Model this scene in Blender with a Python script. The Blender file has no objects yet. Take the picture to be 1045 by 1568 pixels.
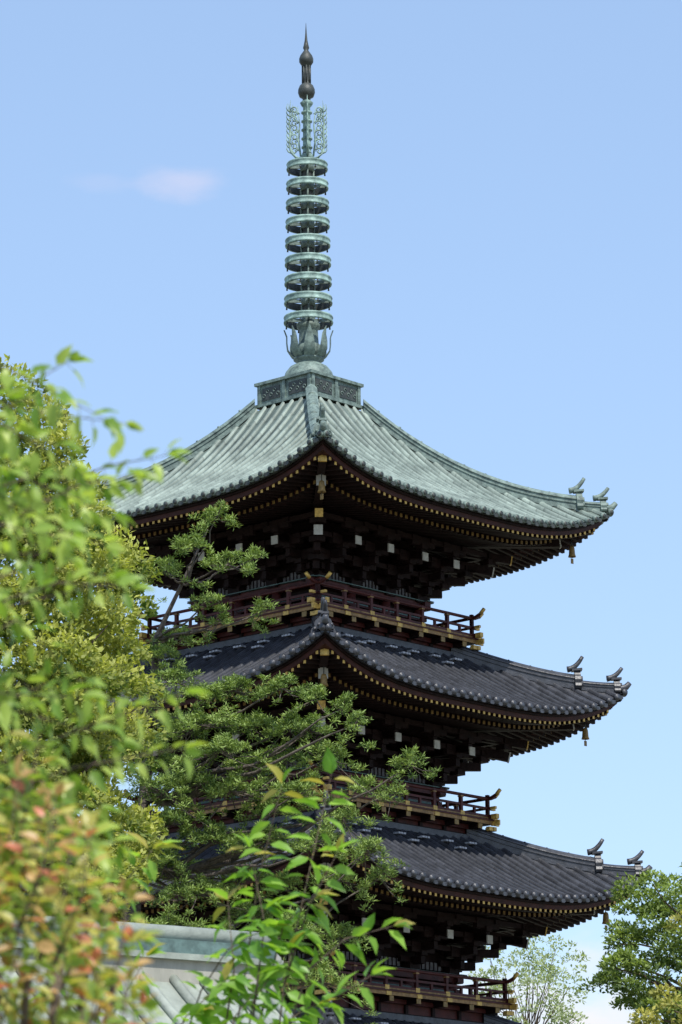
import bpy, math, random
import numpy as np
from mathutils import Vector, Matrix
random.seed(4); rng=np.random.default_rng(4)
D2=math.sqrt(2)
scene=bpy.context.scene

# ---------------------------------------------------------------- materials
def mat(name, col, rough=.6, metal=0, var=.25, nscale=6, bump=.0, bscale=20, spec=.4, col2=None, streak=False, rows=None, rvar=.28):
    m=bpy.data.materials.new(name); m.use_nodes=True
    nt=m.node_tree; N=nt.nodes; Lk=nt.links
    b=N['Principled BSDF']; b.inputs['Roughness'].default_value=rough
    b.inputs['Metallic'].default_value=metal
    b.inputs['Specular IOR Level'].default_value=spec
    tc=N.new('ShaderNodeTexCoord'); nz=N.new('ShaderNodeTexNoise')
    nz.inputs['Scale'].default_value=nscale; nz.inputs['Detail'].default_value=6
    nz.inputs['Roughness'].default_value=.65
    mp=N.new('ShaderNodeMapping')
    if streak: mp.inputs['Scale'].default_value=(1,1,.25)
    Lk.new(tc.outputs['Object'],mp.inputs[0]); Lk.new(mp.outputs[0],nz.inputs['Vector'])
    r=N.new('ShaderNodeValToRGB')
    c2=col2 if col2 else tuple(c*(1-var*1.4) for c in col)
    c1=tuple(min(1,c*(1+var)) for c in col)
    r.color_ramp.elements[0].position=.32; r.color_ramp.elements[0].color=(*c2,1)
    r.color_ramp.elements[1].position=.68; r.color_ramp.elements[1].color=(*c1,1)
    Lk.new(nz.outputs['Fac'],r.inputs[0])
    out=r.outputs[0]; hsrc=None
    if rows:
        sp=N.new('ShaderNodeSeparateXYZ'); uv=N.new('ShaderNodeUVMap'); Lk.new(uv.outputs[0],sp.inputs[0])
        d=N.new('ShaderNodeMath'); d.operation='DIVIDE'; d.inputs[1].default_value=rows; Lk.new(sp.outputs[1],d.inputs[0])
        fr=N.new('ShaderNodeMath'); fr.operation='FRACT'; Lk.new(d.outputs[0],fr.inputs[0])
        fl=N.new('ShaderNodeMath'); fl.operation='FLOOR'; Lk.new(d.outputs[0],fl.inputs[0])
        d2=N.new('ShaderNodeMath'); d2.operation='MULTIPLY'; d2.inputs[1].default_value=3.3; Lk.new(sp.outputs[0],d2.inputs[0])
        fl2=N.new('ShaderNodeMath'); fl2.operation='ROUND'; Lk.new(d2.outputs[0],fl2.inputs[0])
        cb=N.new('ShaderNodeCombineXYZ'); Lk.new(fl.outputs[0],cb.inputs[0]); Lk.new(fl2.outputs[0],cb.inputs[1])
        wn=N.new('ShaderNodeTexWhiteNoise'); Lk.new(cb.outputs[0],wn.inputs['Vector'])
        mr=N.new('ShaderNodeMapRange'); mr.inputs[3].default_value=1-rvar; mr.inputs[4].default_value=1+rvar
        Lk.new(wn.outputs['Value'],mr.inputs[0])
        edge=N.new('ShaderNodeMapRange'); edge.inputs[1].default_value=0; edge.inputs[2].default_value=.12
        edge.inputs[3].default_value=1-2*rvar; edge.inputs[4].default_value=1; Lk.new(fr.outputs[0],edge.inputs[0])
        mu=N.new('ShaderNodeMath'); mu.operation='MULTIPLY'; Lk.new(mr.outputs[0],mu.inputs[0]); Lk.new(edge.outputs[0],mu.inputs[1])
        mx=N.new('ShaderNodeVectorMath'); mx.operation='SCALE'; Lk.new(out,mx.inputs[0]); Lk.new(mu.outputs[0],mx.inputs['Scale'])
        out=mx.outputs[0]; hsrc=fr.outputs[0]
    Lk.new(out,b.inputs['Base Color'])
    if bump>0 or hsrc:
        n2=N.new('ShaderNodeTexNoise'); n2.inputs['Scale'].default_value=bscale; n2.inputs['Detail'].default_value=4
        Lk.new(mp.outputs[0],n2.inputs['Vector'])
        bp=N.new('ShaderNodeBump'); bp.inputs['Strength'].default_value=max(bump,.2); bp.inputs['Distance'].default_value=.03
        h=n2.outputs['Fac']
        if hsrc:
            ad=N.new('ShaderNodeMath'); ad.operation='ADD'; Lk.new(h,ad.inputs[0]); Lk.new(hsrc,ad.inputs[1]); h=ad.outputs[0]
        Lk.new(h,bp.inputs['Height']); Lk.new(bp.outputs[0],b.inputs['Normal'])
    return m

M_COP =mat('verdigris_shaded_pan',(.095,.125,.11),.55,0,.25,1.8,.12,30,col2=(.05,.065,.057),streak=True,rows=.42,rvar=.20)  # pan sheet coloured darker than the ribs, shadow between them painted in
M_COPR=mat('verdigris_rib',(.23,.28,.245),.5,0,.25,2.2,.12,30,col2=(.125,.16,.14),streak=True,rows=.42,rvar=.15)
M_COPP=mat('verdigris_plain',(.16,.215,.19),.6,0,.35,7,.25,25,col2=(.055,.08,.075))
M_SOR =mat('verdigris_finial',(.25,.36,.32),.6,0,.4,5,.25,25,col2=(.08,.13,.12))
M_COPD=mat('dark_bronze',(.045,.052,.048),.5,0,.4,8,.2,25)
M_TILE=mat('grey_roof_tile',(.043,.046,.056),.40,0,.3,4,.2,30,spec=.55,rows=.27,rvar=.22)
M_TILP=mat('grey_tile_plain',(.042,.045,.055),.43,0,.4,6,.25,30,spec=.55)
M_TILL=mat('pale_tile',(.36,.37,.40),.6,0,.3,9,.2,30)
M_WOOD=mat('dark_lacquer_wood',(.014,.0065,.006),.65,0,.4,5,.12,18,spec=.15)
M_RED =mat('bengara_red',(.062,.012,.0105),.55,0,.35,4,.12,18,spec=.3)
M_FASC=mat('dark_fascia',(.038,.010,.009),.6,0,.35,4,.12,18,spec=.25)
M_GOLD=mat('gilt_fitting',(.55,.36,.09),.45,.15,.3,12,.1,30)
M_GOLDD=mat('dark_ochre_gilt',(.22,.14,.042),.5,.1,.3,12,.1,30)  # darker ochre gilt for inner rafter caps, bells and joist ends
M_OCH =mat('ochre_edge',(.25,.145,.05),.55,.05,.4,9,.15,30)
M_WHT =mat('white_painted_end',(.42,.42,.39),.7,0,.15,9,.05)
M_PALE=mat('pale_panel',(.12,.115,.12),.7,0,.3,12,.1)
M_TEAL=mat('green_painted_trim',(.10,.16,.15),.6,0,.3,8,.1)
M_BARK=mat('bark',(.12,.09,.065),.9,0,.4,14,.6,40)
M_PBARK=mat('grey_brown_bark',(.11,.09,.075),.9,0,.45,10,.7,30)
M_STONE=mat('stone',(.24,.24,.22),.85,0,.25,3,.3,20)
M_GRND=mat('gravel_ground',(.24,.21,.17),.95,0,.3,.8,.4,40,col2=(.12,.13,.07))
M_PLAS=mat('plaster',(.36,.35,.30),.8,0,.15,3,.15,20,col2=(.22,.22,.19),streak=True)
M_COPL=mat('pale_copper_roof',(.27,.30,.26),.6,0,.25,3,.2,25)

def leafmat(name, trans=.45, rough=.5, spec=.18):
    m=bpy.data.materials.new(name); m.use_nodes=True
    nt=m.node_tree; N=nt.nodes; Lk=nt.links
    b=N['Principled BSDF']; b.inputs['Roughness'].default_value=rough; b.inputs['Specular IOR Level'].default_value=spec
    at=N.new('ShaderNodeAttribute'); at.attribute_name='Col'
    tr=N.new('ShaderNodeBsdfTranslucent'); mx=N.new('ShaderNodeMixShader'); mx.inputs[0].default_value=trans
    sc=N.new('ShaderNodeMix'); sc.data_type='RGBA'; sc.blend_type='MULTIPLY'; sc.inputs[0].default_value=1
    sc.inputs[7].default_value=(1.5,1.55,.6,1)
    Lk.new(at.outputs['Color'],b.inputs['Base Color']); Lk.new(at.outputs['Color'],sc.inputs[6])
    Lk.new(sc.outputs[2],tr.inputs['Color'])
    Lk.new(b.outputs[0],mx.inputs[1]); Lk.new(tr.outputs[0],mx.inputs[2])
    Lk.new(mx.outputs[0],N['Material Output'].inputs['Surface'])
    return m
M_LEAF=leafmat('leaf',.35); M_FLEAF=leafmat('thin_leaf',.45,.38,.45); M_NEED=leafmat('needles',.2,.55)

# ---------------------------------------------------------------- mesh builder
class MB:
    def __init__(s): s.v=[]; s.f=[]; s.m=[]; s.uv=[]; s.mats=[]; s.k=0; s.ca=1; s.sa=0; s.sm=[]
    def face(s,k):
        a=k*math.pi/2; s.ca,s.sa=math.cos(a),math.sin(a)
    def mi(s,m):
        if m not in s.mats: s.mats.append(m)
        return s.mats.index(m)
    def add(s,vs,fs,m,uvs=None,smooth=False):
        o=len(s.v); ca,sa=s.ca,s.sa
        for p in vs: s.v.append((p[0]*ca-p[1]*sa,p[0]*sa+p[1]*ca,p[2]))
        i=s.mi(m)
        for f in fs:
            s.f.append([o+q for q in f]); s.m.append(i); s.sm.append(smooth)
            if uvs: s.uv.extend([uvs[q] for q in f])
            else: s.uv.extend([(0.31,.13)]*len(f))
    def box(s,c,sz,m):
        x,y,z=c; a,b,d=sz[0]/2,sz[1]/2,sz[2]/2
        vs=[(x+i*a,y+j*b,z+k*d) for k in(-1,1) for j in(-1,1) for i in(-1,1)]
        s.add(vs,[(0,2,3,1),(4,5,7,6),(0,1,5,4),(2,6,7,3),(0,4,6,2),(1,3,7,5)],m)
    def beam(s,p0,p1,w,h,m,w1=None,h1=None):
        p0=Vector(p0);p1=Vector(p1);d=(p1-p0).normalized()
        up=Vector((0,0,1)) if abs(d.z)<.95 else Vector((0,1,0))
        sd=d.cross(up).normalized(); u=sd.cross(d)
        w1=w if w1 is None else w1; h1=h if h1 is None else h1
        vs=[]
        for p,ww,hh in((p0,w,h),(p1,w1,h1)):
            for a,b in((-1,-1),(1,-1),(1,1),(-1,1)): vs.append(p+sd*a*ww/2+u*b*hh/2)
        s.add(vs,[(0,1,2,3),(7,6,5,4),(0,4,5,1),(1,5,6,2),(2,6,7,3),(3,7,4,0)],m)
    def tube(s,pts,rad,m,n=8,cap=True):
        pts=[Vector(p) for p in pts]; vs=[];fs=[]
        if not hasattr(rad,'__len__'): rad=[rad]*len(pts)
        ref=Vector((.13,.31,.94))
        for i,p in enumerate(pts):
            d=(pts[min(i+1,len(pts)-1)]-pts[max(i-1,0)]).normalized()
            r=ref if abs(d.dot(ref))<.93 else Vector((1,0,0))
            a=d.cross(r).normalized(); b=d.cross(a)
            for j in range(n):
                t=2*math.pi*j/n; vs.append(p+(a*math.cos(t)+b*math.sin(t))*rad[i])
        for i in range(len(pts)-1):
            for j in range(n):
                fs.append((i*n+j,i*n+(j+1)%n,(i+1)*n+(j+1)%n,(i+1)*n+j))
        if cap:
            fs.append(tuple(range(n-1,-1,-1))); fs.append(tuple((len(pts)-1)*n+j for j in range(n)))
        s.add(vs,fs,m,smooth=True)
    def rev(s,prof,m,n=24,c=(0,0)):
        vs=[];fs=[]
        for r,z in prof:
            for j in range(n):
                t=2*math.pi*j/n; vs.append((c[0]+r*math.cos(t),c[1]+r*math.sin(t),z))
        for i in range(len(prof)-1):
            for j in range(n): fs.append((i*n+j,i*n+(j+1)%n,(i+1)*n+(j+1)%n,(i+1)*n+j))
        s.add(vs,fs,m,smooth=True)
    def obj(s,name,parent=None):
        me=bpy.data.meshes.new(name); me.from_pydata([tuple(p) for p in s.v],[],s.f)
        for m in s.mats: me.materials.append(m)
        me.polygons.foreach_set('material_index',s.m)
        me.polygons.foreach_set('use_smooth',s.sm)
        uv=me.uv_layers.new(name='UVMap'); uv.data.foreach_set('uv',np.array(s.uv,dtype=np.float32).ravel())
        me.update(); o=bpy.data.objects.new(name,me); scene.collection.objects.link(o)
        if parent: o.parent=parent
        return o
def empty(name,loc=(0,0,0)):
    e=bpy.data.objects.new(name,None); e.location=loc; scene.collection.objects.link(e); return e

# ---------------------------------------------------------------- PAGODA
pagoda=empty('five_storied_pagoda'); pagoda.rotation_euler=(0,0,math.radians(-45+2.9))

class Roof:
    def __init__(s,zE,R,L,ain,table,copper):
        s.zE,s.aE,s.L,s.ain,s.copper=zE,R/D2,L,ain,copper
        rr=np.array([t[0] for t in table])/D2; zz=np.array([t[1] for t in table])
        s.c=np.polyfit(s.aE-rr,zz,3)
    def P(s,a):
        return float(np.polyval(s.c,s.aE-a)-s.c[-1])
    def z(s,a,t):
        return s.zE+s.P(a)+s.L*(a/s.aE)**3*min(1,abs(t)/a)**3.5
    def zu(s,a,t): return s.zE-.36+.13*(s.aE-a)+s.L*(min(abs(t),a*1.001)/s.aE)**3.5

T1=[(1.25,3.2),(2,2.63),(2.7,2.05),(3.5,1.57),(4.25,1.15),(5,.82),(5.8,.52),(6.5,.24),(7.12,0)]
def T2(R,top=3.0): 
    k=R-7.25
    return [(3+k,1.72),(4+k,1.3),(4.83+k,.95),(5.6+k,.62),(6.5+k,.27),(7.25+k,0)]

storeys=[
 dict(zE=21.65,R=7.04,L=.78,ain=.90,ab=1.77,zf=19.36,bal=2.70,copper=True),
 dict(zE=17.30,R=7.24,L=.85,ain=2.28,ab=1.97,zf=15.14,bal=2.90,copper=False),
 dict(zE=13.02,R=7.60,L=.87,ain=2.48,ab=2.20,zf=10.95,bal=3.12,copper=False),
 dict(zE=8.75,R=7.87,L=.88,ain=2.70,ab=2.40,zf=6.70,bal=3.32,copper=False),
 dict(zE=4.60,R=8.10,L=.88,ain=2.90,ab=2.60,zf=.9,bal=0,copper=False)]

def build_roof(S,idx):
    T=T1 if S['copper'] else T2(S['R'])
    R=Roof(S['zE'],S['R'],S['L'],S['ain'],T,S['copper']); aE=R.aE; ain=S['ain']; L=S['L']
    MS=M_COP if S['copper'] else M_TILE; MP=M_COPP if S['copper'] else M_TILP
    MR=M_COPR if S['copper'] else M_TILE
    b=MB()
    nA,nU=18,44
    for k in range(4):
        b.face(k)
        vs=[];uvs=[];fs=[]
        for i in range(nA+1):
            a=ain+(aE-ain)*i/nA
            for j in range(nU+1):
                u=-1+2*j/nU; t=u*a
                vs.append((t,-a,R.z(a,t))); uvs.append((t,a))
        for i in range(nA):
            for j in range(nU):
                q=i*(nU+1)+j; fs.append((q,q+nU+1,q+nU+2,q+1))
        b.add(vs,fs,MS,uvs,True)
        n=int(2*aE/.285); rr=.060; sp_=(2*aE-.12)/n
        for q in range(n+1):
            t=-aE+.06+sp_*q
            a0=max(ain,abs(t)+.02)
            if aE-a0<.05: a0=aE-.05
            steps=max(2,int((aE+.03-a0)/.28)+1); vs=[];uvs=[];fs=[]
            for i in range(steps+1):
                a=a0+(aE+.03-a0)*i/steps; z=R.z(min(a,aE),t)
                for j in range(6):
                    th=math.pi*j/5; vs.append((t+rr*math.cos(th),-a,z-.01+1.5*rr*math.sin(th))); uvs.append((t,a))
            for i in range(steps):
                for j in range(5): fs.append((i*6+j,i*6+j+1,i*6+j+7,i*6+j+6))
            b.add(vs,fs,MR,uvs,True)
            z=R.z(aE,t); me=M_COPD if S['copper'] else M_TILP
            b.tube([(t,-aE+.02,z),(t,-aE-.06,z-.012)],.080,MP,10)
            b.tube([(t,-aE-.055,z-.012),(t,-aE-.067,z-.013)],.060,me,8)
            if q<n:
                t2=t+sp_/2; z2=R.z(aE,t2)
                b.box((t2,-aE-.015,z2-.055),(.17,.035,.07),MP if not S['copper'] else M_COPD); b.box((t2,-aE-.02,z2-.095),(.10,.03,.03),me)
        def sweep(sec,m,nn=40):
            vs=[];fs=[]
            for j in range(nn+1):
                u=-1+2*j/nn
                for (da,dz) in sec:
                    a=aE-da; vs.append((u*a,-a,R.zE+L*abs(u)**3.5*(a/aE)**3+dz))
            K=len(sec)
            for j in range(nn):
                for i in range(K): fs.append((j*K+i,j*K+(i+1)%K,(j+1)*K+(i+1)%K,(j+1)*K+i))
            b.add(vs,fs,m)
        sweep([(.03,-.02),(.03,-.09),(.3,-.06),(.3,.02)],M_COPD if S['copper'] else M_TILP)
        sweep([(.10,-.10),(.10,-.15),(.35,-.15),(.35,-.10)],M_WOOD)
        sweep([(.15,-.152),(.17,-.25),(.35,-.25),(.35,-.152)],M_FASC)
        sweep([(1.0,-.30),(1.0,-.20),(1.25,-.20),(1.25,-.30)],M_FASC)
        vs=[];fs=[];aw=S['ab']-.1
        for i in range(9):
            a=aw+(aE-.2-aw)*i/8
            for j in range(33):
                t=(-1+j/16)*a; vs.append((t,-a,R.zu(a,t)+.12))
        for i in range(8):
            for j in range(32):
                q=i*33+j; fs.append((q,q+1,q+34,q+33))
        b.add(vs,fs,M_WOOD)
        nr=int(2*(aE-.25)/.175)
        for q in range(nr+1):
            t=-(aE-.25)+2*(aE-.25)*q/nr
            a1=aE-.2; a0=max(aE-1.15,abs(t))
            if a1-a0>.05:
                b.beam((t,-a0,R.zu(a0,t)+.06),(t,-a1,R.zu(a1,t)+.06),.075,.10,M_WOOD)
                b.box((t,-a1-.006,R.zu(a1,t)+.058),(.064,.012,.070),M_GOLD)
            a1=aE-.95; a0=max(S['ab'],abs(t))
            if a1-a0>.05:
                b.beam((t,-a0,R.zu(a0,t)-.03),(t,-a1,R.zu(a1,t)-.05),.08,.13,M_WOOD)
                b.box((t,-a1-.006,R.zu(a1,t)-.05),(.07,.012,.075),M_GOLDD)
        c=lambda r,z:(r/D2,-r/D2,z)
        RR=S['R']; hz=lambda r:R.zu(r/D2,r/D2)
        b.beam(c(S['ab']*D2,hz(S['ab']*D2)-.05),c(RR-1.25,hz(RR-1.25)-.12),.2,.26,M_WOOD)
        b.beam(c(RR-1.25,hz(RR-1.25)-.12),c(RR-1.22,hz(RR-1.22)-.12),.21,.27,M_WHT)
        b.beam(c(RR-2.2,hz(RR-2.2)+.1),c(RR-.5,hz(RR-.5)+.04),.18,.22,M_WOOD)
        b.beam(c(RR-.5,hz(RR-.5)+.04),c(RR-.46,hz(RR-.46)+.04),.19,.2,M_GOLD)
        rb=RR-.95; zb=hz(rb)-.1
        x,y=rb/D2,-rb/D2
        b.tube([(x,y,zb),(x,y,zb-.17)],.012,M_COPD,5)
        b.rev([(.01,zb-.15),(.05,zb-.17),(.065,zb-.22),(.075,zb-.36),(.095,zb-.42),(.08,zb-.42),(.05,zb-.2)],M_GOLDD,12,(x,y))
        b.box((x,y,zb-.52),(.09,.01,.12),M_GOLDD); b.tube([(x,y,zb-.4),(x,y,zb-.5)],.008,M_COPD,4)
        r0=ain*D2; r1=RR-(.80 if S['copper'] else 1.15); r2=RR-.24
        def ridge(ra,rb_,h,w,m):
            vs=[];fs=[]; d=Vector((1,-1,0)).normalized(); sd=Vector((1,1,0)).normalized()
            nn=14
            for i in range(nn+1):
                r=ra+(rb_-ra)*i/nn; z=R.z(r/D2,r/D2)
                for (o,dz) in((-w,-.05),(-w,h*.30),(-w*1.2,h*.33),(-w*1.2,h*.40),(-w,h*.43),(-w,h*.62),(-w*1.25,h*.66),(-w*1.2,h*.74),(-w*.6,h*.95),(0,h*1.05),(w*.6,h*.95),(w*1.2,h*.74),(w*1.25,h*.66),(w,h*.62),(w,h*.43),(w*1.2,h*.40),(w*1.2,h*.33),(w,h*.30),(w,-.05)):
                    p=d*r+sd*o; vs.append((p.x,p.y,z+dz))
            K=19
            for i in range(nn):
                for j in range(K-1): fs.append((i*K+j,i*K+j+1,(i+1)*K+j+1,(i+1)*K+j))
            fs.append(tuple(range(K))); fs.append(tuple(nn*K+j for j in range(K-1,-1,-1)))
            b.add(vs,fs,m)
        ridge(r0,r1,.30,.11,MP); ridge(r1-.05,r2,.19,.095,MP)
        rc=r0+.3
        while rc<r1-.1:
            z=R.z(rc/D2,rc/D2); zz=R.z((rc+.03)/D2,(rc+.03)/D2)
            b.tube([c(rc,z+.232),c(rc+.035,zz+.232)],.09,MP,10); rc+=.5
        def oni(r,h,w,hn):
            z=R.z(min(r,RR)/D2,min(r,RR)/D2)
            sd=Vector((1,1,0)).normalized(); d=Vector((1,-1,0)).normalized()
            out=[(-.6,0),(-1.15,.02),(-1.35,.15),(-1.2,.30),(-.85,.34),(-.95,.52),(-.8,.70),(-.5,.80),(-.28,1.0),(0,1.12),(.28,1.0),(.5,.80),(.8,.70),(.95,.52),(.85,.34),(1.2,.30),(1.35,.15),(1.15,.02),(.6,0)]
            vs=[]
            for s_ in(0,.14):
                for (o,q) in out:
                    p=d*(r+s_)+sd*o*w; vs.append((p.x,p.y,z-.06+q*h))
            K=len(out); fs=[tuple(range(K)),tuple(range(2*K-1,K-1,-1))]+[(i,(i+1)%K,K+(i+1)%K,K+i) for i in range(K)]
            b.add(vs,fs,MP)
            p=d*(r+.14); b.tube([(p.x,p.y,z+h*.42),(p.x+.035,p.y-.035,z+h*.42)],w*.45,MP,10)
            for s_ in(-1,1):
                q=p+sd*w*.9*s_; b.tube([(q.x,q.y,z+h*.12),(q.x+.025,q.y-.025,z+h*.12)],w*.24,MP,8)
            # layered cap and upturned horn
            pp=d*(r+.05); b.beam(d*(r-.06)+Vector((0,0,z+h*.92)),d*(r+.18)+Vector((0,0,z+h*.97)),w*1.1,.05,MP)
            pts=[];rad=[]
            for i in range(8):
                q=i/7; rr_=r-.16+q*.36; pp=d*rr_; pts.append((pp.x,pp.y,z+h*.98+hn*q**2.2+.03*q)); rad.append(.075-.032*q)
            b.tube(pts,rad,MP,9)
        oni(r1-.02,.44,.20,.27); oni(r2-.02,.30,.15,.22)
        zt=R.z(aE,aE)
        b.tube([c(RR-.4,zt+.03),c(RR-.1,zt+.05),c(RR+.03,zt+.10),c(RR+.11,zt+.19)],[.09,.085,.075,.06],MP,9)
        if not S['copper']:
            zt=R.z(ain,0)
            b.box((0,-ain-.04,zt+.05),(2*ain+.1,.16,.14),M_TILP)
            for q in range(6):
                t=(-1+2*(q+.5)/6)*ain*.98
                for a_,dt in((ain+.50,0),(ain+.80,.10)):
                    if a_>ain+.7 and q%2: continue
                    z=R.z(a_,t)
                    for e in range(3):
                        b.beam((t+dt-.12+.09*e,-a_,z+.10),(t+dt-.05+.09*e,-a_,z+.10),.16,.04,M_TILL)
    b.face(0)
    return b.obj('roof_%d'%(5-idx),pagoda),R

def build_brackets(S,idx):
    b=MB(); zE=S['zE']; ab=S['ab']; z0=zE-1.38
    cols=[-ab*.95,-ab/3,ab/3,ab*.95]
    for k in range(4):
        b.face(k)
        for j in range(1,4):
            a=ab+.38*j; z=z0+.29*j
            b.box((0,-a,z+.2),(2*a+.2,.11,.11),M_WOOD)
        for s_ in cols:
            b.box((s_,-ab-.02,z0+.02),(.34,.34,.2),M_WOOD)
            for j in range(1,4):
                a=ab+.38*j; z=z0+.29*(j-1)+.17
                b.box((s_,-(ab+a)/2,z),(.13,a-ab+.1,.17),M_WOOD)
                b.box((s_,-a,z+.15),(.2,.2,.11),M_WOOD)
                b.box((s_,-a,z+.02+.2),(.78,.12,.12),M_WOOD)
                for o in(-.32,.32): b.box((s_+o,-a,z+.33),(.18,.18,.1),M_WOOD)
                b.box((s_,-ab-.06,z+.03),(.9-.1*j,.12,.13),M_WOOD)
            b.beam((s_,-ab,zE-.34),(s_,-ab-1.22,zE-.71),.13,.17,M_WOOD)
            b.box((s_,-ab-1.235,zE-.72),(.185,.03,.19),M_WHT)
        c=lambda r,z:(r/D2,-r/D2,z)
        r0=ab*D2
        for j in range(1,4):
            r=r0+.54*j; z=z0+.29*(j-1)+.17
            b.beam(c(r0-.1,z),c(r,z),.15,.18,M_WOOD)
            x,y,_=c(r,0); b.box((x,y,z+.16),(.26,.26,.12),M_WOOD)
        b.beam(c(r0,zE-.32),c(r0+1.72,zE-.70),.15,.2,M_WOOD); b.beam(c(r0+1.72,zE-.70),c(r0+1.75,zE-.706),.2,.22,M_WHT)
        b.beam(c(r0,zE-.05),c(r0+2.15,zE-.42),.15,.18,M_WOOD); b.beam(c(r0+2.15,zE-.42),c(r0+2.18,zE-.425),.18,.19,M_GOLD)
        for s_ in(-ab*.64,0,ab*.64):
            b.box((s_,-ab-.01,z0+.12),(ab*.40,.03,.17),M_PALE)
            for q in range(7): b.box((s_+(-1+q/3)*ab*.19,-ab-.03,z0+.12),(.02,.03,.18),M_WOOD)
    b.face(0); return b.obj('bracket_complex_%d'%(5-idx),pagoda)

def build_body(S,idx):
    b=MB(); ab=S['ab']; zf=S['zf']; zE=S['zE']; z0=zE-1.38
    h=zE+.3-zf+.3
    b.box((0,0,zf-.3+h/2),(2*ab-.16,2*ab-.16,h),M_WOOD)
    for k in range(4):
        b.face(k)
        for s_ in(-ab,-ab/3,ab/3,ab):
            b.tube([(s_,-ab,zf),(s_,-ab,z0-.05)],.12 if idx<4 else .17,M_RED,14)
        b.box((0,-ab-.03,z0-.13),(2*ab+.5,.2,.16),M_RED)
        b.box((0,-ab-.09,z0-.035),(2*ab+.6,.22,.02),M_TEAL)
        b.box((0,-ab-.03,z0-.42),(2*ab+.3,.14,.13),M_RED)
        b.box((0,-ab-.105,z0-.42),(2*ab+.2,.012,.05),M_TEAL)
        b.box((0,-ab-.03,zf+.12),(2*ab+.3,.14,.14),M_RED)
        hz=z0-.5-(zf+.2)
        b.box((-ab*.15,-ab+.05,zf+.2+hz/2),(ab*.28,.05,hz),M_RED); b.box((ab*.15,-ab+.05,zf+.2+hz/2),(ab*.28,.05,hz),M_RED)
        for sg in(-1,1):
            for q in range(9):
                b.box((sg*ab*.66+(-1+q/4)*ab*.22,-ab+.05,zf+.2+hz/2),(.035,.05,hz),M_TEAL)
    b.face(0); return b.obj('storey_body_%d'%(5-idx),pagoda)

def build_balcony(S,idx,Rbelow):
    b=MB(); zf=S['zf']; B=S['bal']; sk=B-.40
    zlow=Rbelow.z(Rbelow.ain,0)-.15
    b.box((0,0,(zlow+zf-.1)/2),(2*sk,2*sk,zf-.1-zlow),M_RED)
    b.box((0,0,zf-.05),(2*B,2*B,.10),M_WOOD)
    for k in range(4):
        b.face(k)
        b.box((0,-sk-.03,zf-.16),(2*sk+.3,.14,.1),M_RED)
        b.box((0,-sk-.02,zlow+.26),(2*sk+.1,.08,.08),M_WOOD)
        for q in range(7):
            t=(-1+q/3)*(sk-.02)
            b.box((t,-sk-.02,(zlow+zf-.1)/2),(.09,.07,zf-.2-zlow),M_WOOD)
            b.box((t,-sk-.18,zf-.16),(.13,.42,.11),M_WOOD); b.box((t,-sk-.395,zf-.16),(.135,.02,.115),M_GOLDD)
        b.box((0,-B-.012,zf-.055),(2*B+.28,.03,.085),M_OCH)
        b.box((0,-B-.02,zf+.0),(2*B+.14,.07,.03),M_RED)
        yb=-B+.07
        b.box((0,yb,zf+.075),(2*B+.30,.09,.10),M_RED)
        b.box((0,yb-.047,zf+.055),(2*B+.2,.008,.03),M_OCH)
        b.box((0,yb,zf+.28),(2*B+.18,.055,.05),M_RED)
        e=B+.03
        pts=[(-e-.27,yb,zf+.66),(-e-.18,yb,zf+.58),(-e-.02,yb,zf+.52),(-e+.2,yb,zf+.505),(0,yb,zf+.50),(e-.2,yb,zf+.505),(e+.02,yb,zf+.52),(e+.18,yb,zf+.58),(e+.27,yb,zf+.66)]
        b.tube(pts,.038,M_RED,10)
        for sg in(-1,1):
            b.tube([(sg*(e+.17),yb,zf+.575),(sg*(e+.285),yb,zf+.675)],.044,M_GOLD,10)
            b.box((sg*(B+.11),yb,zf+.28),(.14,.062,.058),M_GOLD)
            b.box((sg*(B+.15),yb,zf+.075),(.16,.1,.108),M_GOLD)
            b.box((sg*(B+.09),-B-.016,zf-.055),(.24,.05,.12),M_GOLD)
            b.box((sg*(B-.05),-B-.016,zf-.20),(.26,.1,.09),M_GOLD)
        np_=6
        for q in range(np_+1):
            t=(-1+2*q/np_)*(B-.07)
            hh=.5 if 0<q<np_ else .56
            b.box((t,yb,zf+.03+hh/2),(.075,.075,hh),M_RED)
            if 0<q<np_:
                b.box((t,yb-.001,zf+.455),(.1,.1,.03),M_OCH)
                b.box((t,yb-.05,zf+.075),(.13,.012,.105),M_GOLD)
                b.box((t,-B-.022,zf-.055),(.16,.03,.1),M_GOLD)
        for q in range(np_):
            t=(-1+(2*q+1)/np_)*(B-.07)
            b.box((t,yb,zf+.18),(.06,.05,.15),M_RED)
    b.face(0); return b.obj('balcony_%d'%(5-idx),pagoda)

roofs=[]
for i,S in enumerate(storeys):
    o,R=build_roof(S,i); roofs.append(R); build_brackets(S,i); build_body(S,i)
for i in range(4): build_balcony(storeys[i],i,roofs[i+1])
b=MB()
b.box((0,0,.3),(8.4,8.4,.6),M_STONE); b.box((0,0,.75),(7.6,7.6,.3),M_STONE)
b.box((0,-4.6,.15),(2,1,.3),M_STONE); b.box((0,-4.3,.4),(2,.5,.3),M_STONE)
b.obj('stone_podium',pagoda)

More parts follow.
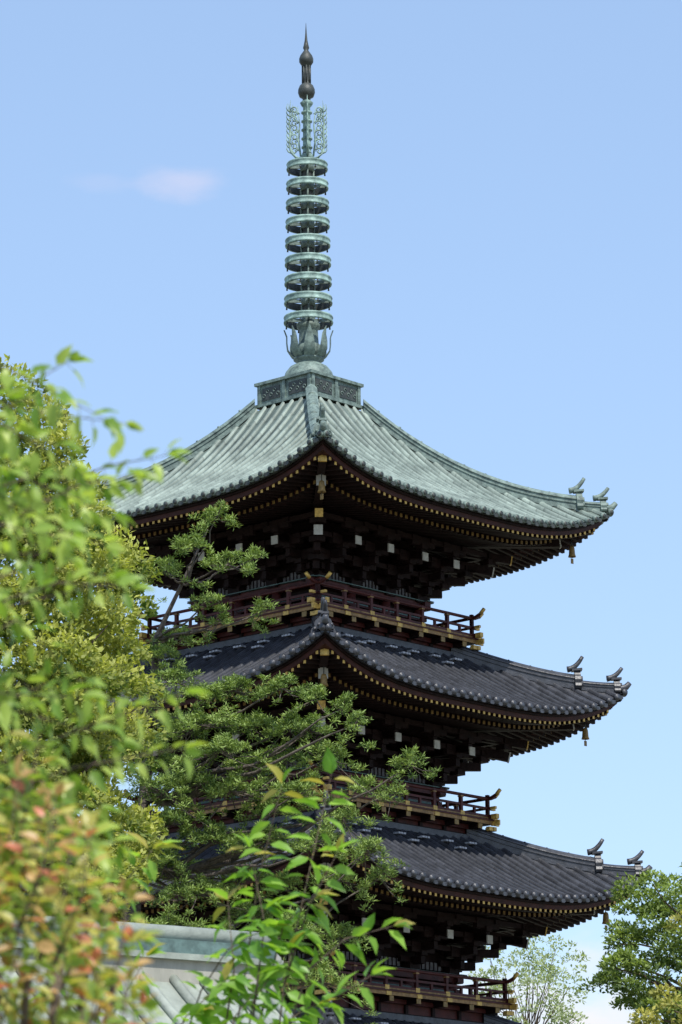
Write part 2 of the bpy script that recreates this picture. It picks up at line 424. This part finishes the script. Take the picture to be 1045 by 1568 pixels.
# ---- finial (sorin)
b=MB()
hb=.84
b.box((0,0,25.17),(2*hb,2*hb,.50),M_COPP)
b.box((0,0,25.45),(2*hb+.14,2*hb+.14,.07),M_COPP)
b.box((0,0,24.92),(2*hb+.14,2*hb+.14,.07),M_COPP)
for k in range(4):
    b.face(k)
    for s_ in(-.8,0,.8): b.box((s_*hb*1.18 if s_ else 0,-hb-.012,25.18),(.09,.05,.46),M_COPP)
    for s_ in(-.5,.5):
        b.box((s_*hb,-hb-.004,25.18),(.56,.02,.30),M_COPD)
        for q in range(5):
            cx=s_*hb+(-.22+.11*q); zz=25.18+(.05 if q%2 else -.05)
            pts=[(cx+.05*math.cos(a)*(1-a/9),-hb-.02,zz+.06*math.sin(a)*(1-a/9)) for a in np.linspace(0,5.5,9)]
            b.tube(pts,.012,M_COPP,5)
b.face(0)
b.rev([(.62,25.48),(.60,25.60),(.55,25.75),(.45,25.88),(.33,25.95),(.27,25.98),(.27,26.02),(.36,26.06),(.36,26.10),(.25,26.14),(.22,26.3)],M_COPP,32)
for k in range(8):
    th=k*math.pi/4; 
    d=Vector((math.cos(th),math.sin(th),0)); sd=Vector((-math.sin(th),math.cos(th),0))
    prof=[(.30,26.06,.10),(.42,26.14,.13),(.51,26.28,.13),(.53,26.45,.11),(.53,26.62,.07),(.59,26.80,.012)]
    vs=[];fs=[]
    for r,z,w in prof:
        for o in(-1,-.5,0,.5,1):
            p=d*(r-.03*abs(o))+sd*o*w; vs.append((p.x,p.y,z))
    for i in range(5):
        for j in range(4):
            q=i*5+j; fs.append((q,q+1,q+6,q+5))
    b.add(vs,fs,M_COPP,smooth=True)
b.rev([(.22,26.1),(.30,26.2),(.31,26.4),(.24,26.45),(.22,26.8),(.28,26.86),(.28,26.95),(.15,26.98)],M_COPP,20)
b.rev([(.125,26.5),(.115,31.2)],M_COPD,16)
zs=[27.04+.476*i for i in range(9)]
for i,z in enumerate(zs):
    r=.575-.0115*i; h=.085
    b.rev([(r-.035,z-h),(r+.005,z-h),(r+.012,z-h+.03),(r-.003,z-h+.05),(r-.003,z+h-.05),(r+.012,z+h-.03),(r,z+h),(r-.035,z+h)],M_SOR,36)
    b.rev([(r-.036,z+h),(r-.036,z-h)],M_COPD,36)
    b.rev([(.13,z-.12),(.165,z-.1),(.165,z+.1),(.13,z+.12)],M_COPP,16)
    for k in range(4):
        th=k*math.pi/2+math.pi/4; d=Vector((math.cos(th),math.sin(th),0))
        b.beam(d*.12+Vector((0,0,z)),d*(r-.02)+Vector((0,0,z)),.045,.08,M_COPP)
    for k in range(8):
        th=k*math.pi/4+math.pi/8; d=Vector((math.cos(th),math.sin(th),0))
        b.tube([d*(r-.02)+Vector((0,0,z-h)),d*(r-.02)+Vector((0,0,z-h-.07))],[.016,.022],M_COPD,6)
    if i<8:
        for k in range(4):
            th=k*math.pi/2+math.pi/4; d=Vector((math.cos(th),math.sin(th),0))
            b.tube([d*.15+Vector((0,0,z+.1)),d*.15+Vector((0,0,z+.38))],.025,M_COPP,6)
b.rev([(.13,31.0),(.2,31.05),(.15,31.12),(.10,31.2),(.085,32.35),(.13,32.4),(.16,32.46),(.1,32.52)],M_SOR,16)
for i in range(5):
    z=31.3+.22*i; b.rev([(.09,z),(.135,z+.02),(.135,z+.05),(.09,z+.07)],M_SOR,12)
for k in range(4):
    th=k*math.pi/2+math.pi/4
    d=Vector((math.cos(th),math.sin(th),0)); Z=Vector((0,0,1))
    P=lambda x,z: d*x+Z*z
    spine=[(.12,31.05),(.26,31.09),(.38,31.22),(.42,31.45),(.39,31.7),(.42,31.95),(.39,32.15),(.45,32.45)]
    b.tube([P(*p) for p in spine],[.026,.032,.032,.03,.028,.026,.018,.004],M_SOR,6)
    b.tube([P(.15,31.12),P(.20,31.5),P(.17,31.9),P(.21,32.4)],[.024,.024,.018,.004],M_SOR,6)
    for q in range(10):
        z=31.2+q*.115; x0=.40
        b.tube([P(x0-.03,z),P(x0+.04,z+.03),P(x0+.08,z+.09),P(x0+.065,z+.2)],[.024,.022,.014,.003],M_SOR,5)
        xx=.295; rr=.085; zz=z+.05
        sgn=1 if q%2 else -1
        b.tube([P(xx+sgn*rr*math.cos(a)*(1-a/11),zz+rr*math.sin(a)*(1-a/11)) for a in np.linspace(0,7.5,12)],.020,M_SOR,5)
        if q%2: b.tube([P(.17,z-.05),P(.24,z+.02),P(.23,z+.12)],[.018,.016,.004],M_SOR,5)
        if q>6: b.tube([P(.22+.05*(q-6),z),P(.25+.05*(q-6),z+.12),P(.23+.05*(q-6),z+.3)],[.02,.015,.003],M_SOR,5)
b.rev([(.09,32.5),(.10,32.58),(.17,32.62),(.205,32.72),(.20,32.80),(.16,32.9),(.10,32.95),(.085,33.0),(.10,33.1),(.085,33.3),(.075,33.38),(.12,33.42),(.17,33.5),(.172,33.58),(.14,33.67),(.085,33.75),(.05,33.8),(.075,33.86),(.055,33.95),(.035,34.05),(.018,34.25),(.004,34.50)],M_COPD,20)
for k in range(8):
    th=k*math.pi/4; d=Vector((math.cos(th),math.sin(th),0))*.095
    b.tube([d+Vector((0,0,32.95)),d+Vector((0,0,33.4))],.018,M_COPD,5)
b.obj('sorin_finial',pagoda)
b=MB()
# cable hangs from the eave, clear of the balcony, in pagoda-local coordinates, fixed near the ground
b.tube([(-1.6,-4.75,21.45),(-1.62,-4.80,17.4),(-1.65,-5.0,13.1),(-1.7,-5.6,.1)],.011,M_COPD,4)
b.obj('lightning_cable',pagoda)

# ---------------------------------------------------------------- instanced leaf scatter
def norm(a): return a/np.maximum(np.linalg.norm(a,axis=1,keepdims=True),1e-9)
T_QUAD=(np.array([(0,0,0),(.45,.5,.06),(1,0,0),(.45,-.5,.06)],float),np.array([(0,1,2),(0,2,3)]))
T_LEAF=(np.array([(0,0,0),(.3,0,-.02),(.65,0,-.05),(1,0,-.18),(.25,.5,.08),(.6,.42,.04),(.25,-.5,.08),(.6,-.42,.04)],float),
        np.array([(0,4,1),(1,4,5),(1,5,2),(2,5,3),(0,1,6),(1,7,6),(1,2,7),(2,3,7)]))
def scatter(name,T,P,Dv,Nv,Ln,Wd,C,m,parent):
    tv,tf=T; n=len(P); K=len(tv)
    X=norm(Dv); Y=norm(np.cross(Nv,X)); Z=np.cross(X,Y)
    V=(P[:,None,:]+X[:,None,:]*tv[None,:,0:1]*Ln[:,None,None]+Y[:,None,:]*tv[None,:,1:2]*Wd[:,None,None]+Z[:,None,:]*tv[None,:,2:3]*Ln[:,None,None])
    F=(tf[None]+ (np.arange(n)*K)[:,None,None]).reshape(-1,3)
    me=bpy.data.meshes.new(name); nv=n*K; nf=len(F)
    me.vertices.add(nv); me.vertices.foreach_set('co',V.reshape(-1).astype(np.float32))
    me.loops.add(nf*3); me.loops.foreach_set('vertex_index',F.reshape(-1).astype(np.int32))
    me.polygons.add(nf); me.polygons.foreach_set('loop_start',np.arange(0,nf*3,3,dtype=np.int32)); me.polygons.foreach_set('loop_total',np.full(nf,3,dtype=np.int32))
    me.update(calc_edges=True)
    at=me.attributes.new('Col','FLOAT_COLOR','POINT')
    CC=np.concatenate([np.repeat(C,K,axis=0),np.ones((nv,1))],axis=1)
    at.data.foreach_set('color',CC.reshape(-1).astype(np.float32))
    me.materials.append(m); me.validate()
    o=bpy.data.objects.new(name,me); scene.collection.objects.link(o); o.parent=parent; return o
def rdir(n): return norm(rng.normal(size=(n,3)))
def cmix(A,B,t): A=np.array(A);B=np.array(B); return A[None]*(1-t[:,None])+B[None]*t[:,None]

def clumpy(name,parent,centres,radii,per,size,cTop,cLow,aspect=.5,rmin=.5):
    n=len(centres); idx=np.repeat(np.arange(n),per)
    N=len(idx); d=rdir(N); d[:,2]=np.abs(d[:,2])*.9+d[:,2]*.25; d=norm(d)
    rr=rng.uniform(rmin,1.05,N)**.6
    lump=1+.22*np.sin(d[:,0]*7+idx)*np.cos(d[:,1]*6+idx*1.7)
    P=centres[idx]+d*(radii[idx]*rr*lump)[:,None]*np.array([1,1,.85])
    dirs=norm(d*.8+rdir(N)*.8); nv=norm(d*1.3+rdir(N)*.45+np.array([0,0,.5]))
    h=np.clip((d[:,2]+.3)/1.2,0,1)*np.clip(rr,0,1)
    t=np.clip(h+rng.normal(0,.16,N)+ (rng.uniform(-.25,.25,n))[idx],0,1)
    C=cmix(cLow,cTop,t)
    L=size*rng.uniform(.7,1.3,N)
    return scatter(name,T_QUAD,P,dirs,nv,L,L*aspect,C,M_LEAF,parent)

def limbs(b,path,targets,r0,r1,m,nper=5,sag=.2,k1=.018):
    path=[Vector(p) for p in path]; tp=[]
    nseg=10
    for i in range(nseg+1):
        u=i/nseg*(len(path)-1); k=min(len(path)-2,int(u)); f=u-k
        p=path[k].lerp(path[k+1],f)
        if 0<i<nseg: p=p+Vector((random.uniform(-1,1),random.uniform(-1,1),0))*.06
        tp.append(p)
    b.tube(tp,[r0+(r1-r0)*i/nseg for i in range(nseg+1)],m,10)
    for t in targets:
        t=Vector(t)
        best=min(range(1,nseg),key=lambda i:(tp[i]-t).length+max(0,(tp[i].z+.25*(tp[i]-t).xy.length-t.z))*1.2)
        s=tp[best]; d=t-s; L=d.length; pts=[];rad=[]
        rs=min((r0+(r1-r0)*best/nseg)*.7,.015+k1*L)
        for q in range(nper+1):
            u=q/nper; p=s+d*u+Vector((0,0,-1))*sag*math.sin(math.pi*u)*L*.4*random.uniform(.6,1.2)
            if 0<q<nper: p+=Vector((random.uniform(-1,1),random.uniform(-1,1),random.uniform(-1,1)))*L*.045
            pts.append(p); rad.append(rs*(1-u)+.008*u)
        b.tube(pts,rad,m,6)

# ---------------------------------------------------------------- camphor tree (left mass)
cam_t=empty('camphor_tree',(0,0,0))
c0=np.array([-6.3,-34,9.75]); rad=np.array([4.1,3.8,6.25])
cs=[];rs=[]
while len(cs)<320:
    d=rng.normal(size=3); d/=np.linalg.norm(d)
    if d[1]>.3 or d[2]<-.75: continue
    k=(np.abs(d)**3).sum()**(-1/3)
    sc=rng.uniform(.78,1.02)
    p=c0+d*k*sc*rad
    if p[0]<-5.0 and rng.random()<.7: continue
    cs.append(p); rs.append(rng.uniform(.26,.58))
cs=np.array(cs);rs=np.array(rs)
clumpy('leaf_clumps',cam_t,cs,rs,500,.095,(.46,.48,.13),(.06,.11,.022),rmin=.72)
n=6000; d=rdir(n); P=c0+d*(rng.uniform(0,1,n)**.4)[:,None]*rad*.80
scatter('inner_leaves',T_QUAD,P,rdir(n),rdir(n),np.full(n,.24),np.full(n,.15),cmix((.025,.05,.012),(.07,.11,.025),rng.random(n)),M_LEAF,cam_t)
b=MB(); limbs(b,[(-6.2,-33.6,0),(-5.9,-33.8,6),(-5.9,-33.8,13)],[tuple(cs[i]) for i in rng.choice(len(cs),50,replace=False)],.42,.1,M_BARK)
b.obj('trunk_and_limbs',cam_t)

# ---------------------------------------------------------------- pine in front of the pagoda
pine=empty('pine_tree')
pads=[(-1.34,16.4,.33),(-1.7,15.8,.36),(-1.15,15.5,.36),(-2.15,15.5,.32),(-.75,15.95,.2),(-1.45,15.1,.2),(-2.1,14.6,.38),(-.6,14.85,.2),(-2.3,14.2,.4),(-1.3,14.75,.16),
(-1.12,13.55,.5),(-.27,13.5,.4),(.27,13.45,.26),(-.8,13.0,.5),(-1.66,12.9,.58),(.16,12.85,.42),(.69,13.1,.24),(-.38,12.45,.48),(.48,12.35,.42),(1.12,12.1,.34),(1.8,12.25,.30),(1.5,12.0,.22),
(-1.77,12.0,.6),(-1.12,11.8,.55),(-.05,11.7,.46),(.69,11.5,.36),(1.05,10.75,.45),(.69,10.45,.4),(-.59,11.05,.5),(-1.45,11.1,.6),(-2.1,11.3,.55),(-1.66,10.2,.6),(-.8,10.0,.5),(-.16,9.55,.5),(.60,9.5,.4),(-1.3,9.5,.55),(-2.2,10.6,.55),(-2.3,12.4,.5),(-2.4,13.3,.45),(-.9,12.35,.42),(.3,10.9,.28),(-1.5,13.4,.4),(-.5,9.0,.5),(-1.6,8.8,.6),(.3,8.7,.5),(-.2,12.95,.36),(1.3,10.55,.26),(-.5,11.6,.42),(-1.9,13.0,.55),(-1.3,12.4,.55),(-2.2,11.8,.55),(-1.9,10.7,.55),(-1.0,10.6,.5),(-.3,10.4,.42),(-1.0,9.0,.5),(-2.1,9.6,.55),(-2.0,13.7,.42),(.9,12.7,.2),(.1,12.1,.3),(.3,11.2,.3)]
tuft=[];padc=[];owner=[]
for pi_,(x,z,w) in enumerate(pads):
    yc=-24+rng.normal(0,.7); padc.append((x,yc,z-.12))
    nt=int(37*(w/.45)**2)+7
    sl=rng.normal(0,.15)
    for _ in range(nt):
        q=rng.normal(size=2)*w*.58
        tuft.append((x+q[0],yc+q[1],z+sl*q[0]-.18*(q[0]**2+q[1]**2)/(w*w)+rng.normal(0,.055)+.05*math.sin(q[0]*14))); owner.append(pi_)
tuft=np.array(tuft); nn=35; idx=np.repeat(np.arange(len(tuft)),nn); N=len(idx)
d=rdir(N); d[:,2]=d[:,2]*.6+.35; d=norm(d)
P=tuft[idx]+d*.02+rng.normal(0,.028,(N,3))*np.array([1,1,.7])
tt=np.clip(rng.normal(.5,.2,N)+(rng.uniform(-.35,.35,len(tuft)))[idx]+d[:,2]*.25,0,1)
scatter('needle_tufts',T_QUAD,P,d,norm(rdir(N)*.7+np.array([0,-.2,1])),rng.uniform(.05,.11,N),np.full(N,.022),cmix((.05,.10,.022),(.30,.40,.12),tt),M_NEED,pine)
b=MB(); limbs(b,[(-3.1,-23.8,0),(-3.0,-23.8,6),(-2.7,-23.6,10.5),(-2.45,-23.4,13),(-2.35,-23.6,14.4),(-1.5,-23.9,16.2)],padc,.2,.012,M_PBARK,7,.16,.011)
for i in rng.choice(len(tuft),900,replace=False):
    t=Vector(tuft[i]); c=Vector(padc[owner[i]])
    b.tube([c,c.lerp(t,.5)+Vector((0,0,-.04)),t],[.012,.008,.005],M_PBARK,4,False)
b.obj('trunk_and_limbs',pine)

# ---------------------------------------------------------------- right-hand trees
def tree(name,path,c0,rad,nc,cr,per,size,cT,cL,bark=M_BARK,shell=(.3,1.0),r0=.25,k1=.018,every=2):
    e=empty(name); cs=[];rs=[]
    while len(cs)<nc:
        d=rng.normal(size=3); d/=np.linalg.norm(d)
        if d[1]>.5: continue
        cs.append(np.array(c0)+d*rng.uniform(*shell)**.6*np.array(rad)*(1+.12*math.sin(5*d[0]+7*d[2]))); rs.append(rng.uniform(*cr))
    cs=np.array(cs);rs=np.array(rs)
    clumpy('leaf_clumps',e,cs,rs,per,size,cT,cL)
    b=MB(); limbs(b,path,[tuple(p) for p in cs[::every]],r0,.03,bark,sag=.05,k1=k1); b.obj('trunk_and_limbs',e); return e
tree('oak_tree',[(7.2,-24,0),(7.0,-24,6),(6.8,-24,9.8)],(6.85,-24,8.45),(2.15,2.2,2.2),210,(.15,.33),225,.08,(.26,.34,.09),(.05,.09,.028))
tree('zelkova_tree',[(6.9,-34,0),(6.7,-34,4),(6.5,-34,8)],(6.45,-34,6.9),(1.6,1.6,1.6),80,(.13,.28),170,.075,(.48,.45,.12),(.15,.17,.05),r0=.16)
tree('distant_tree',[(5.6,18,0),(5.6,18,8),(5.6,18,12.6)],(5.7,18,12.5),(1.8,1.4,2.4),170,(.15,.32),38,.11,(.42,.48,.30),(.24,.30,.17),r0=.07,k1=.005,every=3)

# ---------------------------------------------------------------- foreground twigs
def sprigs(name,twigs,step,Lr,asp,palette,barkr,m=M_FLEAF,trunk=None,droop=.7):
    e=empty(name); b=MB(); P=[];Dv=[];C=[]
    for tw in twigs:
        pts=[Vector(p) for p in tw['p']]
        b.tube(pts,[barkr*(1-.8*i/(len(pts)-1)) for i in range(len(pts))],M_BARK,6)
        side=1
        tot=sum((pts[i+1]-pts[i]).length for i in range(len(pts)-1)); s=tot*tw.get('start',.15)
        while s<tot:
            q=s; i=0
            while i<len(pts)-2 and q>(pts[i+1]-pts[i]).length: q-=(pts[i+1]-pts[i]).length; i+=1
            dd=(pts[i+1]-pts[i]); p=pts[i]+dd*(q/max(dd.length,1e-6)); dn=dd.normalized()
            a=Vector((random.uniform(-1,1),random.uniform(-1,1)*.9,random.uniform(-.5,.5)))
            o=(dn.cross(Vector((0,1,0)))*side+a*.55).normalized()
            v=(dn*.55+o*.8+Vector((0,0,-droop*random.uniform(.3,1.3)))).normalized()
            st=p+v*.012
            b.tube([p,st],barkr*.18,M_BARK,4,False)
            P.append(st);Dv.append(v); f=s/tot; C.append(palette(f)); side=-side
            s+=step*random.uniform(.6,1.3)
        for _ in range(3):
            v=(dn+Vector((random.uniform(-1,1),random.uniform(-1,1),random.uniform(-1,.4)))*.6).normalized()
            P.append(pts[-1]);Dv.append(v);C.append(palette(1.0))
    P=np.array(P);Dv=np.array(Dv);N=len(P)
    L=rng.uniform(*Lr,N); nv=norm(np.array([0,-.35,1])[None]+rng.normal(0,.45,(N,3)))
    scatter('leaves',T_LEAF,P,Dv,nv,L,L*asp,np.array(C),m,e)
    if trunk: trunk(b)
    b.obj('branches',e); return e

def greenpal(f):
    t=random.random(); g=np.array((.17,.30,.05))*(1-t)+np.array((.42,.52,.12))*t
    return g*random.uniform(.8,1.15)
tw=[]
def xmax(z): return np.interp(z,[2.2,2.5,2.75,2.95,3.1,3.2,3.3,3.38],[.38,.42,.44,.36,.36,.42,.2,.24])
for i in range(105):
    z=rng.uniform(2.25,3.27); x0=rng.uniform(-.1,.10); xm=xmax(z)
    x1=x0+(xm-x0)*rng.uniform(.2,1.0)**1.9; y0=-78+rng.uniform(-.35,.35)
    p0=(x0-.15,y0+rng.uniform(-.1,.1),z-.09); pm=((x0+x1)/2,y0,z+rng.uniform(-.01,.04)); p1=(x1,y0+rng.uniform(-.1,.1),z+rng.uniform(-.07,.03))
    tw.append(dict(p=[p0,pm,p1]))
tw+= [dict(p=[(.02,-78,3.1),(.13,-78,3.24),(.20,-78,3.31),(.265,-78,3.35)],start=.35),
      dict(p=[(.02,-78.1,3.1),(.10,-78.1,3.22),(.17,-78.1,3.28)],start=.3),
      dict(p=[(.05,-78,3.02),(.20,-78,3.12),(.34,-78,3.17),(.43,-78,3.185)],start=.3),
      dict(p=[(.15,-78.05,3.05),(.28,-78.05,3.12),(.38,-78.05,3.14)],start=.2),
      dict(p=[(.05,-78,2.62),(.28,-78,2.72),(.46,-78,2.78)],start=.3),
      dict(p=[(.05,-78,2.58),(.28,-78,2.66),(.46,-78,2.69)],start=.3),
      dict(p=[(.05,-78,2.90),(.25,-78,2.97),(.37,-78,2.96)],start=.3)]
def trk(b):
    b.tube([(-.9,-77.8,0),(-.85,-77.8,1.2),(-.7,-77.9,2.2),(-.4,-78,2.6),(-.1,-78,3.0),(.02,-78,3.1)],[.13,.12,.09,.05,.02,.006],M_BARK,10)
    for z in(2.3,2.5,2.7,2.9): b.tube([(-.8,-77.85,z-.7),(-.45,-78,z-.15),(-.2,-78,z),(0,-78,z+.02)],[.05,.03,.015,.006],M_BARK,7)
sprigs('cherry_tree',tw,.021,(.030,.050),.46,greenpal,.0028,trunk=trk)

def redpal(f):
    r=random.random()
    if r<.36: c=np.array((.48,.45,.12))
    elif r<.72: c=np.array((.23,.34,.06))
    elif r<.92: c=np.array((.60,.38,.17))
    else: c=np.array((.60,.20,.12))
    return c*random.uniform(.7,1.1)
tw=[]
for i in range(115):
    x=rng.uniform(.02,.41); zt=np.interp(x,[.1,.22,.3,.42],[2.58,2.62,2.55,2.36])-abs(rng.normal(0,.17))
    y=-78.2+rng.uniform(-.35,.3)
    tw.append(dict(p=[(x-.05,y,zt-.2),(x-.01,y,zt-.1),(x,y+.02,zt)],start=.1))
tw.append(dict(p=[(.18,-78.2,2.4),(.22,-78.2,2.55),(.24,-78.2,2.68)],start=.1))
def trk2(b):
    for i in range(9): 
        x=.0+.045*i; b.tube([(.12,-78.2,0),(.12+.02*i-.08,-78.2,1.2),(x,-78.2,2.3)],[.03,.02,.006],M_BARK,6)
sprigs('photinia_shrub',tw,.017,(.024,.042),.5,redpal,.0025,trunk=trk2,droop=.2)

def cpal(f):
    t=random.random(); g=np.array((.12,.27,.035))*(1-t)+np.array((.28,.46,.07))*t
    if f>.95 and random.random()<.4: g=g*.5+np.array((.55,.30,.10))*.5
    return g*random.uniform(.85,1.15)
Y=-72
tw=[dict(p=[(.31,Y,2.5),(.40,Y+.1,3.1),(.44,Y,3.35),(.52,Y,3.66)]),
    dict(p=[(.46,Y,2.5),(.52,Y,3.0),(.60,Y,3.35),(.68,Y,3.69)]),
    dict(p=[(.46,Y,2.65),(.60,Y,3.05),(.72,Y,3.15),(.875,Y,3.19)]),
    dict(p=[(.35,Y,2.75),(.58,Y,2.92),(.70,Y,2.97),(.80,Y,3.03)]),
    dict(p=[(.14,Y,2.65),(.25,Y+.1,3.0),(.34,Y,3.12),(.45,Y,3.18)]),
    dict(p=[(.1,Y+.1,2.65),(.2,Y,2.9),(.33,Y,3.02)]),
    dict(p=[(.4,Y,2.6),(.5,Y,2.85),(.62,Y,2.93)]),
    dict(p=[(.42,Y,2.9),(.46,Y,3.2),(.41,Y,3.45)]),
    dict(p=[(.0,Y,2.6),(.12,Y+.1,2.85),(.25,Y,2.92)]),
    dict(p=[(.3,Y+.1,2.6),(.36,Y,2.9),(.44,Y,3.0)]),
    dict(p=[(.36,Y+.1,2.6),(.42,Y,2.95),(.54,Y,3.12)]),
    dict(p=[(.2,Y+.1,2.5),(.3,Y,2.75),(.46,Y,2.85)]),
    dict(p=[(.05,Y+.1,2.5),(.1,Y,2.7),(.2,Y,2.78)]),
    dict(p=[(.44,Y+.1,2.9),(.52,Y,3.2),(.62,Y,3.28)]),
    dict(p=[(.30,Y+.1,2.7),(.36,Y,3.05),(.34,Y,3.28)]),
    dict(p=[(.52,Y,3.0),(.60,Y,3.25),(.70,Y-.1,3.42)]),
    dict(p=[(-.3,Y,2.5),(-.05,Y+.1,2.9),(.08,Y,3.1)]),dict(p=[(-.3,Y,2.9),(-.05,Y+.1,3.3),(.1,Y,3.45)])]
def trk3(b):
    b.tube([(.1,-71.8,0),(.14,-71.8,1.2),(.2,-71.9,2.2),(.3,-72,2.6)],[.09,.075,.045,.012],M_BARK,10)
    for x in(-.3,0,.14,.46): b.tube([(.17,-71.85,1.6),(x*.6+.08,-72,2.2),(x,-72,2.62)],[.04,.02,.007],M_BARK,7)
sprigs('cherry_sapling',tw,.027,(.06,.105),.44,cpal,.0042,trunk=trk3,droop=.9)

# ---------------------------------------------------------------- small temple hall, bottom left
hall=empty('temple_hall',(-1.85,-52.6,0)); hall.rotation_euler=(0,0,math.radians(34)); hall.scale=(1.05,1.05,1.065)
b=MB()
b.box((0,0,1.9),(3.2,2.6,3.4),M_PLAS)
for x in(-1.6,0,1.6): b.box((x,-1.32,1.9),(.16,.1,3.4),M_WOOD)
b.box((0,-1.33,1.2),(1.2,.06,2.2),M_WOOD)
b.box((0,0,.12),(3.8,3.2,.24),M_STONE)
for sg in(-1,1):
    n=10; vs=[];fs=[]
    for i in range(n+1):
        u=i/n; y=sg*(.15+2.0*u); z=5.05-1.55*u+.35*u*u
        vs+=[(-2.1,y,z),(2.1,y,z),(-2.1,y,z-.1),(2.1,y,z-.1)]
    for i in range(n):
        q=i*4; fs+=[(q,q+1,q+5,q+4),(q+2,q+6,q+7,q+3),(q,q+4,q+6,q+2),(q+1,q+3,q+7,q+5)]
    fs+=[(n*4,n*4+1,n*4+3,n*4+2)]
    b.add(vs,fs,M_COPL)
    for q in range(15):
        x=-2.0+q*4/14
        pts=[(x,sg*(.15+2.0*i/8),5.05-1.55*i/8+.35*(i/8)**2+.02) for i in range(9)]
        b.tube(pts,.045,M_COPL,6)
b.add([(-1.6,-1.3,3.5),(-1.6,1.3,3.5),(-1.6,0,5),(1.6,-1.3,3.5),(1.6,1.3,3.5),(1.6,0,5)],[(0,1,2),(5,4,3),(0,3,4,1)],M_PLAS)
b.box((0,0,5.10),(4.3,.34,.24),M_PLAS); b.box((0,0,5.245),(4.36,.44,.05),M_COPL); b.box((0,0,5.33),(4.3,.3,.12),M_TEAL)
b.tube([(-2.2,0,5.45),(2.2,0,5.45)],.07,M_COPL,12)
for sg in(-1,1): b.tube([(sg*2.15,0,5.2),(sg*2.22,0,5.2)],.16,M_STONE,14)
b.obj('hall_building',hall)

# ---------------------------------------------------------------- ground
b=MB(); n=3000
b.add([(-n,-n,0),(n,-n,0),(n,n,0),(-n,n,0)],[(0,1,2,3)],M_GRND); b.obj('ground')

# ---------------------------------------------------------------- light, sky
el=math.radians(57); az=math.radians(156)
S=Vector((math.sin(az)*math.cos(el),math.cos(az)*math.cos(el),math.sin(el)))
ld=bpy.data.lights.new('sun','SUN'); ld.energy=5.0; ld.angle=math.radians(.5); ld.color=(1,.955,.87)
lo=bpy.data.objects.new('sun',ld); lo.rotation_euler=(-S).to_track_quat('-Z','Y').to_euler(); scene.collection.objects.link(lo)
w=bpy.data.worlds.new('World'); scene.world=w; w.use_nodes=True
nt=w.node_tree; N=nt.nodes; Lk=nt.links; bg=N['Background']; bg.inputs[1].default_value=.15
sky=N.new('ShaderNodeTexSky'); sky.sky_type='NISHITA'; sky.sun_disc=False; sky.sun_elevation=el; sky.sun_rotation=az
sky.air_density=1.0; sky.dust_density=1.0; sky.ozone_density=1.5
tc=N.new('ShaderNodeTexCoord')
nz=N.new('ShaderNodeTexNoise'); nz.inputs['Scale'].default_value=45; nz.inputs['Detail'].default_value=7
mpn=N.new('ShaderNodeMapping'); mpn.inputs['Scale'].default_value=(1,1,2.2); Lk.new(tc.outputs['Generated'],mpn.inputs[0]); Lk.new(mpn.outputs[0],nz.inputs['Vector'])
def cloud(c,sx,sz,amt,prev,col):
    sb=N.new('ShaderNodeVectorMath'); sb.operation='SUBTRACT'; sb.inputs[1].default_value=c; Lk.new(tc.outputs['Generated'],sb.inputs[0])
    ml=N.new('ShaderNodeVectorMath'); ml.operation='MULTIPLY'; ml.inputs[1].default_value=(1/sx,1/.3,1/sz); Lk.new(sb.outputs[0],ml.inputs[0])
    ln=N.new('ShaderNodeVectorMath'); ln.operation='LENGTH'; Lk.new(ml.outputs[0],ln.inputs[0])
    s1=N.new('ShaderNodeMath'); s1.operation='MULTIPLY_ADD'; s1.inputs[1].default_value=-2.4; Lk.new(nz.outputs['Fac'],s1.inputs[0]); Lk.new(ln.outputs['Value'],s1.inputs[2])
    mr=N.new('ShaderNodeMapRange'); mr.interpolation_type='SMOOTHSTEP'; mr.inputs[1].default_value=0; mr.inputs[2].default_value=-1.3; mr.inputs[3].default_value=0; mr.inputs[4].default_value=amt
    Lk.new(s1.outputs[0],mr.inputs[0])
    mx=N.new('ShaderNodeMix'); mx.data_type='RGBA'; Lk.new(mr.outputs[0],mx.inputs[0]); Lk.new(prev,mx.inputs[6]); mx.inputs[7].default_value=(*col,1)
    return mx.outputs[2]
scl=N.new('ShaderNodeVectorMath'); scl.operation='MULTIPLY'; scl.inputs[1].default_value=(1.42,1.43,1.48); Lk.new(sky.outputs[0],scl.inputs[0])
g=N.new('ShaderNodeMix'); g.data_type='RGBA'; g.inputs[0].default_value=.42; Lk.new(scl.outputs[0],g.inputs[6]); g.inputs[7].default_value=(3.15,4.5,6.5,1)
o=cloud((-.0407,.9446,.3256),.012,.0045,.45,g.outputs[2],(5.2,5.1,6.3))
o=cloud((-.063,.9446,.3250),.008,.003,.12,o,(5.2,5.1,6.3))
o=cloud((.055,.992,.106),.044,.018,1.0,o,(6.3,6.35,6.6))
Lk.new(o,bg.inputs[0])

# ---------------------------------------------------------------- camera
cd=bpy.data.cameras.new('camera'); cam=bpy.data.objects.new('camera',cd); scene.collection.objects.link(cam)
cd.sensor_fit='VERTICAL'; cd.sensor_height=36; cd.sensor_width=24; cd.lens=36*5700/1568
cd.clip_start=.1; cd.clip_end=6000
cam.matrix_world=Matrix.Translation((.72,-84,1.6))@Matrix.Rotation(math.radians(90+13.9),4,'X')@Matrix.Rotation(math.radians(-.6),4,'Z')
cd.dof.use_dof=True; cd.dof.focus_distance=80; cd.dof.aperture_fstop=13
scene.camera=cam
scene.view_settings.view_transform='Standard'; scene.view_settings.look='None'; scene.view_settings.exposure=0
